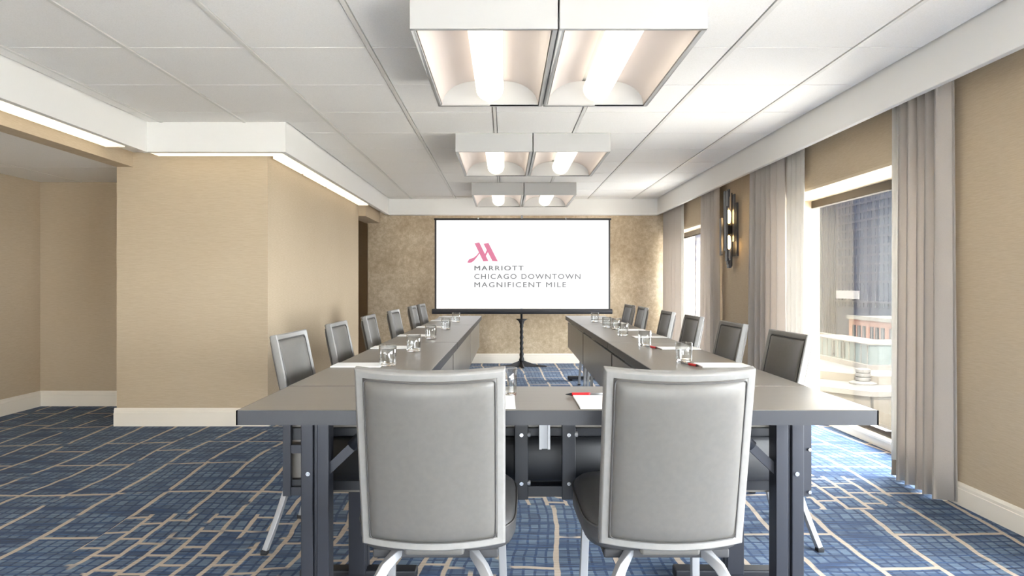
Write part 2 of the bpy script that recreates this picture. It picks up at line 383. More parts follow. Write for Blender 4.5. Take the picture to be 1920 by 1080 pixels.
# ------------------------------------------------------------------ windows
for n, (a, c) in enumerate(WIN):
    t = bpy.data.objects.new('window_%d' % (n+1), None); COL.objects.link(t); t.location = (XR, a, W0); struct(t, ['large window overlooking the rooftops', 'window closest to the screen wall', 'unseen window added beside the camera for more daylight'][n], 'window')
    Wd, Hh = c-a, W1Z-W0
    b = nb(); box(b, -.01, WT, -.012, Wd+.012, Hh-.014, Hh+.006); box(b, -.01, WT, -.012, .008, -W0, Hh-.014); box(b, -.01, WT, Wd-.008, Wd+.012, -W0, Hh-.014)
    obj('window_reveal', b, 'reveal_paint', t)
    fo = .14 if n == 1 else .29
    b = nb(); box(b, fo+-0.055, WT+.01, .008, Wd-.008, -.02, 0); box(b, fo+-0.04, fo+-0.03, .008, Wd-.008, -W0+.001, -.02)
    obj('window_sill', b, 'trim_paint', t, bevel=.003)
    b = nb(); box(b, fo+0, fo+0.055, .008, Wd-.008, Hh-.075, Hh-.014); box(b, fo+0, fo+0.055, .008, Wd-.008, 0, .035); box(b, fo+0, fo+0.055, .008, .05, .035, Hh-.075)
    if n == 1: box(b, fo+0, fo+0.055, Wd-.06, Wd-.008, .035, Hh-.075)
    obj('window_frame', b, 'frame_bronze', t, bevel=.003)
    obj('window_pane', bx(fo+0.026, fo+0.03, .03, Wd-.01, .025, Hh-.06), 'window_glass' if n == 2 else 'tinted_glass', t)
    if n == 0: obj('window_latch', bx(fo+-0.03, fo+0, .66, .70, .93, 1.10), 'black_plastic', t, bevel=.004); obj('mullion', bx(fo+0, fo+0.055, .60, .66, .03, Hh-.07), 'frame_bronze', t)
    ld = bpy.data.lights.new('window_portal', 'AREA'); ld.shape = 'RECTANGLE'; ld.size = Hh; ld.size_y = Wd
    try: ld.cycles.is_portal = True
    except Exception: pass
    lo = bpy.data.objects.new('window_portal', ld); COL.objects.link(lo); lo.location = (XR+.42, (a+c)/2, W0+Hh/2); lo.rotation_euler = (0, PI/2, 0)

t = bpy.data.objects.new('window_4', None); COL.objects.link(t); t.location = (BW0, YB, W0); struct(t, 'low wide window added in the unseen rear wall to light the ceiling', 'window')  # added window, out of view, lets light from the deck reach the ceiling
Wd, Hh = BW1-BW0, BWZ-W0
b = nb(); box(b, 0, Wd, -.11, -.06, 0, .04); box(b, 0, Wd, -.11, -.06, Hh-.05, Hh); box(b, 0, .05, -.11, -.06, .04, Hh-.05); box(b, Wd-.05, Wd, -.11, -.06, .04, Hh-.05)
obj('window_frame', b, 'frame_bronze', t); obj('window_sill', bx(-.02, Wd+.02, -.12, .03, -.05, -.001), 'trim_paint', t)
obj('window_pane', bx(.05, Wd-.05, -.087, -.083, .04, Hh-.05), 'window_glass', t)
ld = bpy.data.lights.new('window_portal', 'AREA'); ld.shape = 'RECTANGLE'; ld.size = Wd; ld.size_y = Hh; ld.cycles.is_portal = True
lo = bpy.data.objects.new('window_portal', ld); COL.objects.link(lo); lo.location = ((BW0+BW1)/2, YB-.2, W0+Hh/2); lo.rotation_euler = (PI/2, 0, 0)
# ------------------------------------------------------------------ curtains
def sheet(y0, y1, folds, amp, xc, z0, z1, flare=0.0, seed=0, th=.004, lean=0):
    rnd = random.Random(seed); ph = rnd.random()*6
    n = folds*12; zs = [z0+(z1-z0)*k/10 for k in range(11)]
    jit = [rnd.uniform(.65, 1.15) for _ in range(folds+2)]
    def pt(i, z, off):
        s = i/n; k = (z1-z)/(z1-z0)
        y = (y0+y1)/2+(y1-y0)*(s-.5)*(1+flare*k)
        a = amp*(.75+.35*k)*jit[int(s*folds)]
        wv = math.sin(2*PI*folds*s+ph); wv = math.copysign(abs(wv)**.8, wv)
        return Vector((xc+a*wv+off-lean*k, y+.25*amp*math.cos(4*PI*folds*s+ph), z))
    b = nb()
    rows = [[b.verts.new(pt(i, z, 0)) for i in range(n+1)] for z in zs]; rows2 = [[b.verts.new(pt(i, z, th)) for i in range(n+1)] for z in zs]
    for R, fl_ in ((rows, 1), (rows2, -1)):
        for k in range(10):
            for i in range(n): b.faces.new((R[k][i], R[k][i+1], R[k+1][i+1], R[k+1][i]))
    for k in range(10):
        for i in (0, n): b.faces.new((rows[k][i], rows2[k][i], rows2[k+1][i], rows[k+1][i]))
    for k in (0, 10):
        for i in range(n): b.faces.new((rows[k][i], rows[k][i+1], rows2[k][i+1], rows2[k][i]))
    return b
def curtain(label, y0, y1, folds, ly0, ly1, lf, seed, flare=.05):
    t = thing('curtain', label, 'curtain', (2.2, (y0+y1)/2, 0), 0, 'curtains on the window wall'); m = (y0+y1)/2
    obj('drape', sheet(y0-m, y1-m, folds, .043, -.008, .016, ZC-.03, flare, seed), 'drape', t, True)
    if lf:
        obj('lining', sheet(ly0-m, ly1-m, lf, .012, .012, .10, ZC-.03, .02, seed+5), 'lining', t, True)
        obj('hem', sheet(ly0-m, ly1-m, lf, .014, .012, .012, .10, .02, seed+5), 'hem_cloth', t, True)
    h = nb(); box(h, -.012, .012, min(y0, ly0 if lf else y0)-m, max(y1, ly1 if lf else y1)-m, ZC-.035, ZC-.02); obj('curtain_rail', h, 'silver', t)
curtain('taupe drape with pale lining on the baseboard side of the rooftop window', 3.36, 3.76, 5, 3.74, 3.86, 2, 1, .02)
curtain('taupe drape with pale lining between the rooftop window and the wall sconce', 5.36, 6.02, 6, 5.02, 5.34, 4, 4, .08)
curtain('taupe drape between the wall sconce and the far window', 6.98, 7.55, 5, 0, 0, 0, 9, .05)
curtain('pale grey drape in the corner by the screen wall', 8.50, 9.36, 5, 8.42, 8.50, 1, 13, .04)

# ------------------------------------------------------------------ wall sconce
t = thing('wall_sconce', 'dark metal staggered-bar sconce with two glowing bulbs between the curtains', 'wall lamp', (XR, 6.63, HC+.545))
obj('backplate', bx(-.02, 0, -.06, .06, -.26, .26), 'sconce_metal', t, bevel=.002)
BARS = [(-.135, -.115, -.10, -.04, -.21, .22), (-.115, -.098, -.095, -.03, .20, .37), (-.118, -.10, -.075, -.02, -.31, -.19), (-.10, -.085, -.05, .0, -.34, -.28),
        (-.135, -.115, .05, .10, -.25, .12), (-.10, -.085, .03, .085, .10, .385), (-.05, -.035, -.08, -.03, -.12, .34), (-.05, -.035, .03, .08, -.37, .02),
        (-.075, -.055, .06, .10, -.16, .30), (-.085, -.07, -.03, .03, .32, .395), (-.085, -.065, -.03, .03, -.375, -.30)]
for bb in BARS: obj('metal_bar', bx(*bb), 'sconce_metal', t, bevel=.002)
obj('arm', bx(-.075, -.02, -.012, .012, -.04, .04), 'black_metal', t)
obj('socket', lathe(nb(), [(.02, -.045), (.022, -.03), (.022, .03), (.02, .045)], 16, True, (-.078, 0, 0)), 'black_plastic', t, True)
for s in (-1, 1):
    bl = obj('bulb', lathe(nb(), [(.011, s*.045), (.013, s*.06), (.019, s*.08), (.021, s*.12), (.02, s*.17), (.012, s*.19), (.003, s*.195)], 16, True, (-.078, 0, 0)), 'amber_glow', t, True)
    obj('bulb_cap', lathe(nb(), [(.014, s*.04), (.014, s*.06)], 16, True, (-.078, 0, 0)), 'brass', bl)
obj('rod', bx(-.05, -.04, -.004, .004, -.36, .36), 'black_metal', t)

# ------------------------------------------------------------------ projection screen
SY = 9.10
def px(x, y, Y): return Vector(((x-CX)*Y/F, Y, HC-(y-CY)*Y/F))
SX = (978-CX)*SY/F
scr = thing('projection_screen', 'portable tripod projection screen showing a hotel logo', 'screen', (SX, SY, 0))
L = lambda x, y, d=0: px(x, y, SY)-Vector((SX, SY, 0))+Vector((0, d, 0))
a, c = L(818.5, 413), L(1141, 578.5)
fab = obj('screen_fabric', bx(a.x, c.x, -.002, .002, c.z, a.z), 'screen_white', scr)
a2, c2 = L(815, 411.5), L(1144, 580)
b = nb(); box(b, a2.x, a.x, -.004, .004, c2.z, a2.z); box(b, c.x, c2.x, -.004, .004, c2.z, a2.z); box(b, a2.x, c2.x, -.006, .006, a.z, a2.z+.012)
obj('black_border', b, 'screen_black', scr)
b = nb(); sweep(b, [L(810, 584), L(811, 584), L(1147, 584), L(1148, 584)], .036, .036, 16); obj('roller_case', b, 'screen_black', scr, True, bevel=.006)
b = nb(); sweep(b, [L(814, 411), L(1146, 411)], .012, .012, 12); obj('top_bar', b, 'screen_black', scr, True)
for xx in (897, 1061): p = L(xx, 409.5); obj('rivet', bx(p.x-.008, p.x+.008, -.016, 0, p.z-.008, p.z+.008), 'chrome', scr)
p = L(978.5, 407); obj('hanging_hook', bx(p.x-.014, p.x+.014, -.018, 0, p.z-.02, p.z+.022), 'silver', scr, bevel=.004)
b = nb(); sweep(b, [(0, .045, p.z-.02), (0, .045, .12)], .015, .015, 12); obj('back_pole', b, 'black_metal', scr, True)
b = nb(); pts = []
for k in range(31):
    z = .56-.50*k/30
    tw = .021+.004*math.sin(k*1.4)+(.009 if k > 22 else 0)*math.sin((k-22)/8*PI/2 if k > 22 else 0)
    pts.append([Vector((tw*(1+.14*math.cos(5*(2*PI*i/20+k*.28)))*math.cos(2*PI*i/20), tw*(1+.14*math.cos(5*(2*PI*i/20+k*.28)))*math.sin(2*PI*i/20), z)) for i in range(20)])
pts = [[Vector((.085*math.cos(2*PI*i/20), .03*math.sin(2*PI*i/20), .64)) for i in range(20)], [Vector((.04*math.cos(2*PI*i/20), .028*math.sin(2*PI*i/20), .61)) for i in range(20)]]+pts
loft(b, pts); obj('cloth_wrapped_stem', b, 'black_plastic', scr, True)
for ang, ln in ((math.radians(200), .33), (math.radians(-12), .34), (math.radians(-85), .25)):
    d = Vector((math.cos(ang), math.sin(ang), 0))
    b = nb(); s = Vector((-d.y, d.x, 0)); r0 = .045
    loft(b, [[d*.0+s*-r0+Vector((0, 0, .004)), d*.0+s*r0+Vector((0, 0, .004)), d*0+Vector((0, 0, .09))], [d*ln*.5+s*-.02+Vector((0, 0, .004)), d*ln*.5+s*.02+Vector((0, 0, .004)), d*ln*.5+Vector((0, 0, .035))], [d*ln+s*-.012+Vector((0, 0, .004)), d*ln+s*.012+Vector((0, 0, .004)), d*ln+Vector((0, 0, .018))]])
    obj('tripod_foot', b, 'screen_black', scr)
# lettering
def text_part(s, x0, x1, y_top, y_bot, bold):
    cu = bpy.data.curves.new('lettering', 'FONT'); cu.body = s; cu.space_character = 1.22; cu.offset = 0; cu.resolution_u = 4
    o = bpy.data.objects.new('tmp', cu); COL.objects.link(o)
    me = bpy.data.meshes.new_from_object(o.evaluated_get(bpy.context.evaluated_depsgraph_get()))
    bpy.data.objects.remove(o)
    xs = [v.co.x for v in me.vertices]; zs = [v.co.y for v in me.vertices]
    A, B = L(x0, y_bot), L(x1, y_top); X0, X1, Z0, Z1 = min(xs), max(xs), min(zs), max(zs)
    for v in me.vertices:
        v.co = Vector((A.x+(v.co.x-X0)/(X1-X0)*(B.x-A.x), -.006, A.z+(v.co.y-Z0)/(Z1-Z0)*(B.z-A.z)))
    bm = bmesh.new(); bm.from_mesh(me)
    for dx, dz in ((.0035, 0), (.0018, .0018)) if not bold else ((.006, 0), (.003, .003), (.0, .003)):
        b2 = bmesh.ops.duplicate(bm, geom=[f for f in bm.faces][:len(me.polygons)])
        bmesh.ops.translate(bm, verts=[v for v in b2['geom'] if isinstance(v, bmesh.types.BMVert)], vec=(dx, -.0003*(1+dx*100), dz))
        bm.faces.ensure_lookup_table()
    bm.to_mesh(me); bm.free()
    me.materials.append(MATS['projected_gray']); q = bpy.data.objects.new('lettering', me); COL.objects.link(q); q.parent = fab
text_part('MARRIOTT', 889.4, 981, 498.6, 507.2, True)
text_part('CHICAGO DOWNTOWN', 889.2, 1088, 513.8, 523.2, False)
text_part('MAGNIFICENT MILE', 889.4, 1061, 529.2, 538.6, False)
b = nb(); Q = lambda p, d=-.0035: L(780+p[0]/4.8, 390+p[1]/4.8, d)
for poly in ([(527, 318), (570, 310), (652, 478), (606, 481)], [(608, 322), (652, 314), (737, 481), (688, 478)],
             [(572, 392), (548, 424), (522, 446), (496, 455), (478, 462), (468, 478), (461, 490), (478, 495), (500, 490), (522, 474), (544, 448), (576, 404)], [(640, 372), (618, 420), (628, 434), (650, 392)]):
    prism(b, poly, lambda p: Q(p, -.003), lambda p: Q(p, -.006))
obj('logo_mark', b, 'projected_pink', fab)

# ------------------------------------------------------------------ tables
TL, TD, TZ, TT = 1.83, .457, .7355, .043
def make_table(head):
    t = thing('conference_table', '', 'table')
    hx, hy = TL/2-.002, TD/2
    obj('table_top', bx(-hx+.003, hx-.003, -hy+.003, hy-.003, TZ-TT+.002, TZ), 'laminate', t, bevel=.002)
    b = nb(); z0, z1 = TZ-TT, TZ-.0015
    box(b, -hx, hx, -hy, -hy+.0045, z0, z1); box(b, -hx, hx, hy-.0045, hy, z0, z1); box(b, -hx, -hx+.0045, -hy, hy, z0, z1); box(b, hx-.0045, hx, -hy, hy, z0, z1)
    obj('edge_band', b, 'edge_band', t)
    zu = TZ-TT
    # modesty panel on the far side from the sitters, hung below the top with a gap
    mp = obj('modesty_panel', bx(-hx+.02, hx-.02, hy-.04, hy-.025, .375, zu-.03), 'laminate', t, bevel=.002)
    b = nb(); box(b, -hx+.03, hx-.03, hy-.065, hy-.04, .39, .425); box(b, -hx+.03, hx-.03, hy-.06, hy-.04, .56, .60); obj('panel_rail', b, 'black_metal', mp)
    for s in (-1, 1):
        e = s*(hx-.075); b = nb()
        for q in (-.052, .038): box(b, e+q-.012, e+q+.014, hy-.085, hy-.066, .375, zu-.006)
        for zz in (.377, .52, .655): box(b, e-.0365, e+.0255, hy-.083, hy-.068, zz, zz+.028)
        obj('panel_bracket', b, 'steel_dark' if head else 'black_metal', mp)
        for zz in (.39, .534):
            bb = nb(); sweep(bb, [(e+.045, hy-.092, zz), (e+.045, hy-.084, zz)], .006, .006, 10); obj('bolt', bb, 'chrome', mp)
    for s in (-1, 1):
        xl = s*(.745 if head else .80)
        b = nb()
        box(b, xl-.044, xl-.006, -.03, .03, .04, zu-.001); box(b, xl+.006, xl+.044, -.03, .03, .04, zu-.001); box(b, xl-.006, xl+.006, -.02, .02, .05, zu-.01)
        lg = obj('leg', b, 'steel_dark', t, bevel=.003)
        f = nb(); box(f, xl-.03, xl+.03, -hy+.015, hy-.015, .012, .05)
        for q in (-1, 1): box(f, xl-.022, xl+.022, q*(hy-.05)-.02, q*(hy-.05)+.02, 0, .012)
        obj('foot_bar', f, 'black_metal', lg, bevel=.006)
        bb = nb(); sweep(bb, [(xl+s*.02, -.036, .50), (xl+s*.02, -.03, .50)], .007, .007, 10); obj('bolt', bb, 'chrome', lg)
        b = nb(); sweep(b, [(xl-s*.03, -.0, .50), (xl-s*.22, -.0, zu-.012)], .014, .011, 10, (0, 1, 0), True)
        br = obj('folding_brace', b, 'steel_dark', t)
        b = nb(); sweep(b, [(xl-s*.11, -.0, .578), (xl-s*.19, -.0, .66)], .019, .019, 14, (0, 1, 0)); obj('brace_sleeve', b, 'black_metal', br, True)
        b = nb(); sweep(b, [(xl+s*.04-.03, .06, zu-.018), (xl+s*.04+.03, .06, zu-.018)], .016, .016, 14); obj('pivot_tube', b, 'steel_dark', lg, True)
    if head:
        b = nb(); box(b, -hx+.08, hx-.08, -.02, .10, zu-.02, zu); obj('under_frame', b, 'black_metal', t)
        for xc in (-.094, .064):
            h = obj('hinge_bar', bx(xc-.023, xc+.023, .104, .122, .375, zu-.008), 'black_metal', t, bevel=.003)
            for zz in (.43, .592):
                bb = nb(); sweep(bb, [(xc, .098, zz), (xc, .106, zz)], .0065, .0065, 10); obj('bolt', bb, 'chrome', h)
                bb = nb(); sweep(bb, [(xc+.02, .112, zz), (xc+.03, .112, zz)], .009, .009, 10); obj('spacer', bb, 'silver', h)
        obj('cross_bar', bx(-.09, .06, .106, .12, .385, .42), 'black_metal', t)
        b = nb(); box(b, -.036, .0, .085, .092, .55, zu-.004); box(b, -.036, -.028, .075, .085, .55, zu-.004); box(b, -.008, .0, .075, .085, .55, zu-.004); obj('support_bracket', b, 'silver', t)
        b = nb(); sweep(b, [(-hx+.1, .15, .50), (hx-.1, .15, .50)], .026, .075, 18, (0, 0, 1)); obj('cable_trough', b, 'black_plastic', t, True)
    return t
YT0, YT1 = 1.924, 1.924+TD
ht = make_table(True); ht.location = ((-.767+1.064)/2, (YT0+YT1)/2, 0); tag(ht, 'grey laminate folding table across the front, with two padded chairs tucked in', 'table', 'conference tables set in a U')
rowt = make_table(False); used = False
ROWS = {'L': (-.5385, math.radians(-.4), -PI/2), 'R': (.8355, math.radians(-1.0), PI/2)}
def rowpt(side, along, across):
    X0, ra, _ = ROWS[side]; c, s = math.cos(ra), math.sin(ra)
    return X0+across*c-along*s, YT1+.003+across*s+along*c
ORD = ['joined to the head table', 'in the middle of its row', 'at the screen end of its row']
for side in 'LR':
    for j in range(3):
        x, y = rowpt(side, .915+1.832*j, 0); rz = ROWS[side][1]+ROWS[side][2]
        lab = 'grey laminate folding table %s on the %s side' % (ORD[j], 'passage' if side == 'L' else 'window')
        if not used: rowt.location = (x, y, 0); rowt.rotation_euler.z = rz; rowt['label'] = lab; rowt['group'] = 'conference tables set in a U'; used = True
        else: dup(rowt, (x, y, 0), rz, lab, 'conference tables set in a U')

# ------------------------------------------------------------------ chairs
def make_chair():
    t = thing('conference_chair', '', 'chair')
    A, B = Vector((0, -.20, .412)), Vector((0, -.30, .885)); up = (B-A); Hh = up.length; up.normalize()
    nr = Vector((0, -up.z, up.y))   # rearward normal
    W, sag, fw = .378, .036, .022
    def P(x, h, d): return A+up*h+Vector((x, 0, 0))+nr*(sag*(1-(2*x/W)**2)+d)
    # frame: mitred profile swept along the four sides
    def ring(d, e):   # e inset from the outer edge
        pts = []; n = 10; x0, x1, h0, h1 = -W/2+e, W/2-e, e, Hh-e
        for k in range(n): pts.append((x0+(x1-x0)*k/n, h0))
        for k in range(n): pts.append((x1, h0+(h1-h0)*k/n))
        for k in range(n): pts.append((x1-(x1-x0)*k/n, h1))
        for k in range(n): pts.append((x0, h1-(h1-h0)*k/n))
        return [P(x, h, d) for x, h in pts]
    b = nb(); rg = [ring(.011, .0), ring(.017, .005), ring(.014, fw), ring(-.014, fw), ring(-.017, .005), ring(-.011, 0)]
    loft(b, rg+[rg[0]], False); fr = obj('back_frame', b, 'vinyl_frame', t, bevel=.002)
    b = nb(); N = 20; e = fw-.003
    g = []
    for sgn in (1, -1):
        rows = []
        for j in range(N+1):
            r = []
            for i in range(N+1):
                u, v = -1+2*i/N, -1+2*j/N
                f = ((1-abs(u)**10)*(1-abs(v)**10))**.6
                r.append(b.verts.new(P(u*(W/2-e), Hh/2+v*(Hh/2-e), sgn*(.012+.013*f))))
            rows.append(r)
        for j in range(N):
            for i in range(N): b.faces.new((rows[j][i], rows[j][i+1], rows[j+1][i+1], rows[j+1][i]))
        g.append(rows)
    for k in range(N):
        for (j0, i0, j1, i1) in ((0, k, 0, k+1), (N, k, N, k+1), (k, 0, k+1, 0), (k, N, k+1, N)):
            b.faces.new((g[0][j0][i0], g[0][j1][i1], g[1][j1][i1], g[1][j0][i0]))
    pad = obj('back_pad', b, 'vinyl', t, True)
    for sgn in (1, -1):
        b = nb(); e2 = fw+.003; R = .010; pts = []
        for (cx, ch, a0) in ((W/2-e2-R, e2+R, -PI/2), (W/2-e2-R, Hh-e2-R, 0), (-W/2+e2+R, Hh-e2-R, PI/2), (-W/2+e2+R, e2+R, PI)):
            for k in range(5): a = a0+PI/2*k/4; pts.append((cx+R*math.cos(a), ch+R*math.sin(a)))
        full = []
        for k in range(len(pts)):
            p, q = pts[k], pts[(k+1) % len(pts)]; m = 8 if math.hypot(p[0]-q[0], p[1]-q[1]) > .1 else 1
            for s in range(m): full.append((p[0]+(q[0]-p[0])*s/m, p[1]+(q[1]-p[1])*s/m))
        sweep(b, [P(x, h, sgn*.0172) for x, h in full], 0.0019, .0019, 6, nr, False, True)
        obj('piping', b, 'pipe', pad, True)
    # seat
    def outline(inset, z, n=40):
        r = []
        for k in range(n):
            a = 2*PI*k/n; c, s = math.cos(a), math.sin(a); q = .42
            x = math.copysign(abs(c)**q, c); y = math.copysign(abs(s)**q, s)
            hw = .222+.006*y
            r.append(Vector((x*(hw-inset), .025+y*(.225-inset), z+(.012*y if z > .43 else 0)-(.02*max(0, y-.6)))))
        return r
    b = nb(); rings = [outline(.035, .375), outline(.008, .382), outline(0, .40), outline(0, .445), outline(.006, .462), outline(.022, .476), outline(.06, .486), outline(.14, .492)]
    loft(b, rings); st = obj('seat', b, 'seat_vinyl', t, True)
    b = nb(); sweep(b, outline(-.001, .449), .003, .003, 6, (0, 0, 1), False, True); obj('piping', b, 'pipe', st, True)
    obj('seat_pan', bx(-.17, .17, -.17, .20, .352, .378), 'seat_under', t, bevel=.006)
    obj('back_bracket', bx(-.08, .08, -.215, -.15, .375, .43), 'vinyl', t, bevel=.01)
    # legs
    for s in (-1, 1):
        path = [(.085, -.13, .372), (.105, -.175, .368), (.13, -.21, .345), (.152, -.232, .305), (.17, -.25, .25), (.187, -.275, .16), (.203, -.30, .08), (.215, -.322, .016)]
        b = nb(); sweep(b, [(s*x, y, z) for x, y, z in path], .0135, .011, 4, (0, 1, .3), True)
        lg = obj('leg', b, 'silver', t, bevel=.003); obj('glide', bx(s*.216-.015, s*.216+.015, -.337, -.31, 0, .018), 'black_plastic', lg, bevel=.003)
        b = nb(); sweep(b, [(s*.175, .19, .375), (s*.185, .215, .016)], .0125, .0125, 4, (0, 1, 0), True)
        lg = obj('leg', b, 'silver', t, bevel=.003); obj('glide', bx(s*.185-.015, s*.185+.015, .20, .23, 0, .018), 'black_plastic', lg, bevel=.003)
    return t
ch0 = make_chair(); ch0.location = (-.188, 2.0, 0)
tag(ch0, 'grey padded chair at the head table, on the passage side', 'chair', 'conference chairs')
dup(ch0, (.437, 2.0, 0), 0, 'grey padded chair at the head table, on the window side')
NTH = ['first', 'second', 'third', 'fourth', 'fifth', 'last']
for k, y in enumerate((2.95, 3.78, 4.67, 5.66, 6.80, 7.46)):
    dup(ch0, (-.643+(y-2.95)*.004, y, 0), -PI/2+math.radians(-2+(k*37 % 5)), 'grey padded chair on the passage side, %s from the head table' % NTH[k])
for k, y in enumerate((2.98, 3.77, 4.61, 5.40, 6.48, 7.20)):
    dup(ch0, (.958+(y-2.98)*.0165, y, 0), PI/2+math.radians(2-(k*41 % 5)), 'grey padded chair on the window side, %s from the head table' % NTH[k])

# ------------------------------------------------------------------ glasses, notepads, pens
GZ = TZ+.0005
g0 = thing('water_glass', '', 'glass', (0.0, 2.17, GZ))
obj('glass_wall', loft(nb(), [[Vector((r*math.cos(2*PI*i/32), r*math.sin(2*PI*i/32), z)) for i in range(32)] for r, z in ((.0365, .014), (.038, .05), (.039, .09), (.0372, .091), (.0365, .05), (.035, .0145))], False), 'thin_glass', g0, True)
obj('glass_base', lathe(nb(), [(.033, 0), (.036, .004), (.0365, .0138), (.03, .0145), (.001, .012)], 32), 'glass', g0, True)
tag(g0, 'clear tumbler on the head table beside a chair back', 'glass', 'drinking glasses')
def glass(x, y, lab):
    dup(g0, (x, y, GZ), 0, lab)
for k, (x, y) in enumerate(((-.516, 2.98), (-.488, 3.62), (-.493, 4.5), (-.476, 5.45), (-.47, 6.5))): glass(x, y, 'clear tumbler on the passage-side tables, %s from the head table' % NTH[k])
for k, (x, y) in enumerate(((.827, 3.13), (.815, 3.95), (.825, 4.74), (.895, 5.45), (.85, 5.66), (.865, 6.52))): glass(x, y, 'clear tumbler on the window-side tables, %s from the head table' % NTH[k])
def notepad(x, y, rz, lab):
    t = thing('notepad', lab, 'notepad', (x, y, GZ), rz, 'notepads at the seats')
    obj('sheets', bx(-.07, .07, -.107, .107, .0012, .006), 'paper', t); obj('backing_card', bx(-.0705, .0705, -.1075, .1075, 0, .0012), 'card', t)
def pen(x, y, rz, lab):
    t = thing('pen', lab, 'pen', (x, y, GZ+.006), rz, 'red pens')
    b = nb(); sweep(b, [(-.032, 0, 0), (-.028, 0, 0), (.02, 0, 0), (.026, 0, 0)], .0058, .0058, 12); obj('grip', b, 'red', t, True)
    b = nb(); sweep(b, [(.024, 0, 0), (.078, 0, 0)], .0042, .0042, 12); obj('barrel', b, 'silver', t, True)
    b = nb(); loft(b, [[Vector((-.032, .005*math.cos(a), .005*math.sin(a))) for a in [2*PI*k/10 for k in range(10)]], [Vector((-.052, .0012*math.cos(a), .0012*math.sin(a))) for a in [2*PI*k/10 for k in range(10)]]]); obj('tip', b, 'black_plastic', t)
notepad(-.04, 2.04, 0, 'white notepad at the head table, on the passage side'); notepad(.285, 2.04, 0, 'white notepad at the head table, on the window side')
pen(.245, 2.165, math.radians(3), 'red-gripped pen above the head table notepad on the window side')
pen(-.05, 2.16, math.radians(170), 'pen above the head table notepad on the passage side')
for k, y in enumerate((2.98, 3.83, 4.75, 5.72, 6.75, 7.5)):
    notepad(-.645+.004*(y-2.9), y, PI/2, 'white notepad on the passage-side tables, %s from the head table' % NTH[k])
for k, (y, dx) in enumerate(((2.98, 0), (3.78, 0), (4.6, 0), (5.35, 0), (6.3, 0), (7.1, 0))):
    xx = .955+.014*(y-2.9)
    notepad(xx, y, PI/2, 'white notepad on the window-side tables, %s from the head table' % NTH[k])
    if k < 2: pen(xx-.135, y+(-.01 if k == 0 else .03), math.radians(108), 'red-gripped pen on the window-side tables, %s from the head table' % NTH[k])

# ------------------------------------------------------------------ the city outside
mat('concrete', C(49, 45, 39), .85, spec=0); mat('coping', C(52, 49, 45), .85, spec=0); mat('bounce_pale', C(154, 151, 146), .85); mat('bounce_white', C(230, 228, 224), .85); mat('roof_pale', C(48, 46, 43), .85, spec=0); mat('unit_metal', C(41, 45, 43), .8, spec=0); mat('louvre', C(22, 24, 24), .8, spec=0)
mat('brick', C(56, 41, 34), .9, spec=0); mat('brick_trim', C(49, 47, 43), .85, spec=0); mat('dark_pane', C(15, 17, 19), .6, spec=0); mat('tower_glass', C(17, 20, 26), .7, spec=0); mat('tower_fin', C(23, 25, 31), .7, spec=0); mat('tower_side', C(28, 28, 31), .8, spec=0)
mat('tower_pale', C(34, 37, 41), .7, spec=0); mat('white_wall', C(64, 62, 61), .85, spec=0); mat('blue_pane', C(39, 41, 50), .6, spec=0); mat('asphalt', C(54, 53, 52), .9)
ZR = -2.75
TR = [(2.8, -20), (15, -20), (15, 7), (5.6, 7), (5.6, 17), (2.8, 17)]  # two added decks, out of view, reflect sun up through the windows
b = nb(); prism(b, TR, lambda p: Vector((p[0], p[1], -1.6)), lambda p: Vector((p[0], p[1], -1.2)))
tag(obj('bounce_deck', b, 'bounce_pale'), 'pale deck added below the window sills to bounce daylight inside', 'roof')
b = nb(); box(b, -12, 2.75, -20, -2.95, -1.6, -1.2); tag(obj('bounce_deck', b, 'bounce_white'), 'white deck added behind the rear wall to bounce daylight inside', 'roof')
struct(obj('street_ground', bx(-400, 900, -400, 1200, -60.5, -60), 'asphalt'), 'grey street level far below the window', 'ground')
t = thing('neighbouring_roof', 'flat white rooftop with beige parapet panels outside the large window', 'building', (13, 26, -30))
O = Vector((13, 26, -30))
pl = [(4, 33.5), (8, 29.3), (11.7, 25.9), (13.1, 24.2), (14.4, 24.3), (18, 25.5), (24, 28)]
back = [(30, 48), (10, 48)]
b = nb(); poly = pl+back
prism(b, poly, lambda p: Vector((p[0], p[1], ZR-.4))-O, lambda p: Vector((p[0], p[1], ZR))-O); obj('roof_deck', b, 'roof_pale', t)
b = nb(); prism(b, [(x+.3, y+.3) for x, y in pl]+back, lambda p: Vector((p[0], p[1], -60))-O, lambda p: Vector((p[0], p[1], ZR-.4))-O); obj('building_body', b, 'concrete', t)
for p, q in zip(pl, pl[1:]):
    p, q = Vector((*p, 0)), Vector((*q, 0)); d = (q-p).normalized(); n = Vector((d.y, -d.x, 0)); ln = (q-p).length; m = max(1, round(ln/1.6))
    for k in range(m):
        a0, a1 = p+d*(ln*k/m+.012), p+d*(ln*(k+1)/m-.012)
        for zz0, zz1 in ((-7.5, -4.95), (-4.92, ZR-.12)):
            b = nb(); loft(b, [[v+Vector((0, 0, zz0))-O for v in (a0+n*.1, a1+n*.1, a1-n*.2, a0-n*.2)], [v+Vector((0, 0, zz1))-O for v in (a0+n*.1, a1+n*.1, a1-n*.2, a0-n*.2)]]); obj('facade_panel', b, 'concrete', t)
b = nb(); rr = []
for i, p in enumerate(pl):
    d = Vector((pl[min(i+1, len(pl)-1)][0]-pl[max(i-1, 0)][0], pl[min(i+1, len(pl)-1)][1]-pl[max(i-1, 0)][1], 0)).normalized(); n = Vector((d.y, -d.x, 0)); v = Vector((*p, 0))-O
    rr.append([v+n*.22+Vector((0, 0, ZR-.12)), v+n*.22+Vector((0, 0, ZR+.06)), v-n*.5+Vector((0, 0, ZR+.06)), v-n*.5+Vector((0, 0, ZR-.12))])
loft(b, rr); obj('coping', b, 'coping', t)
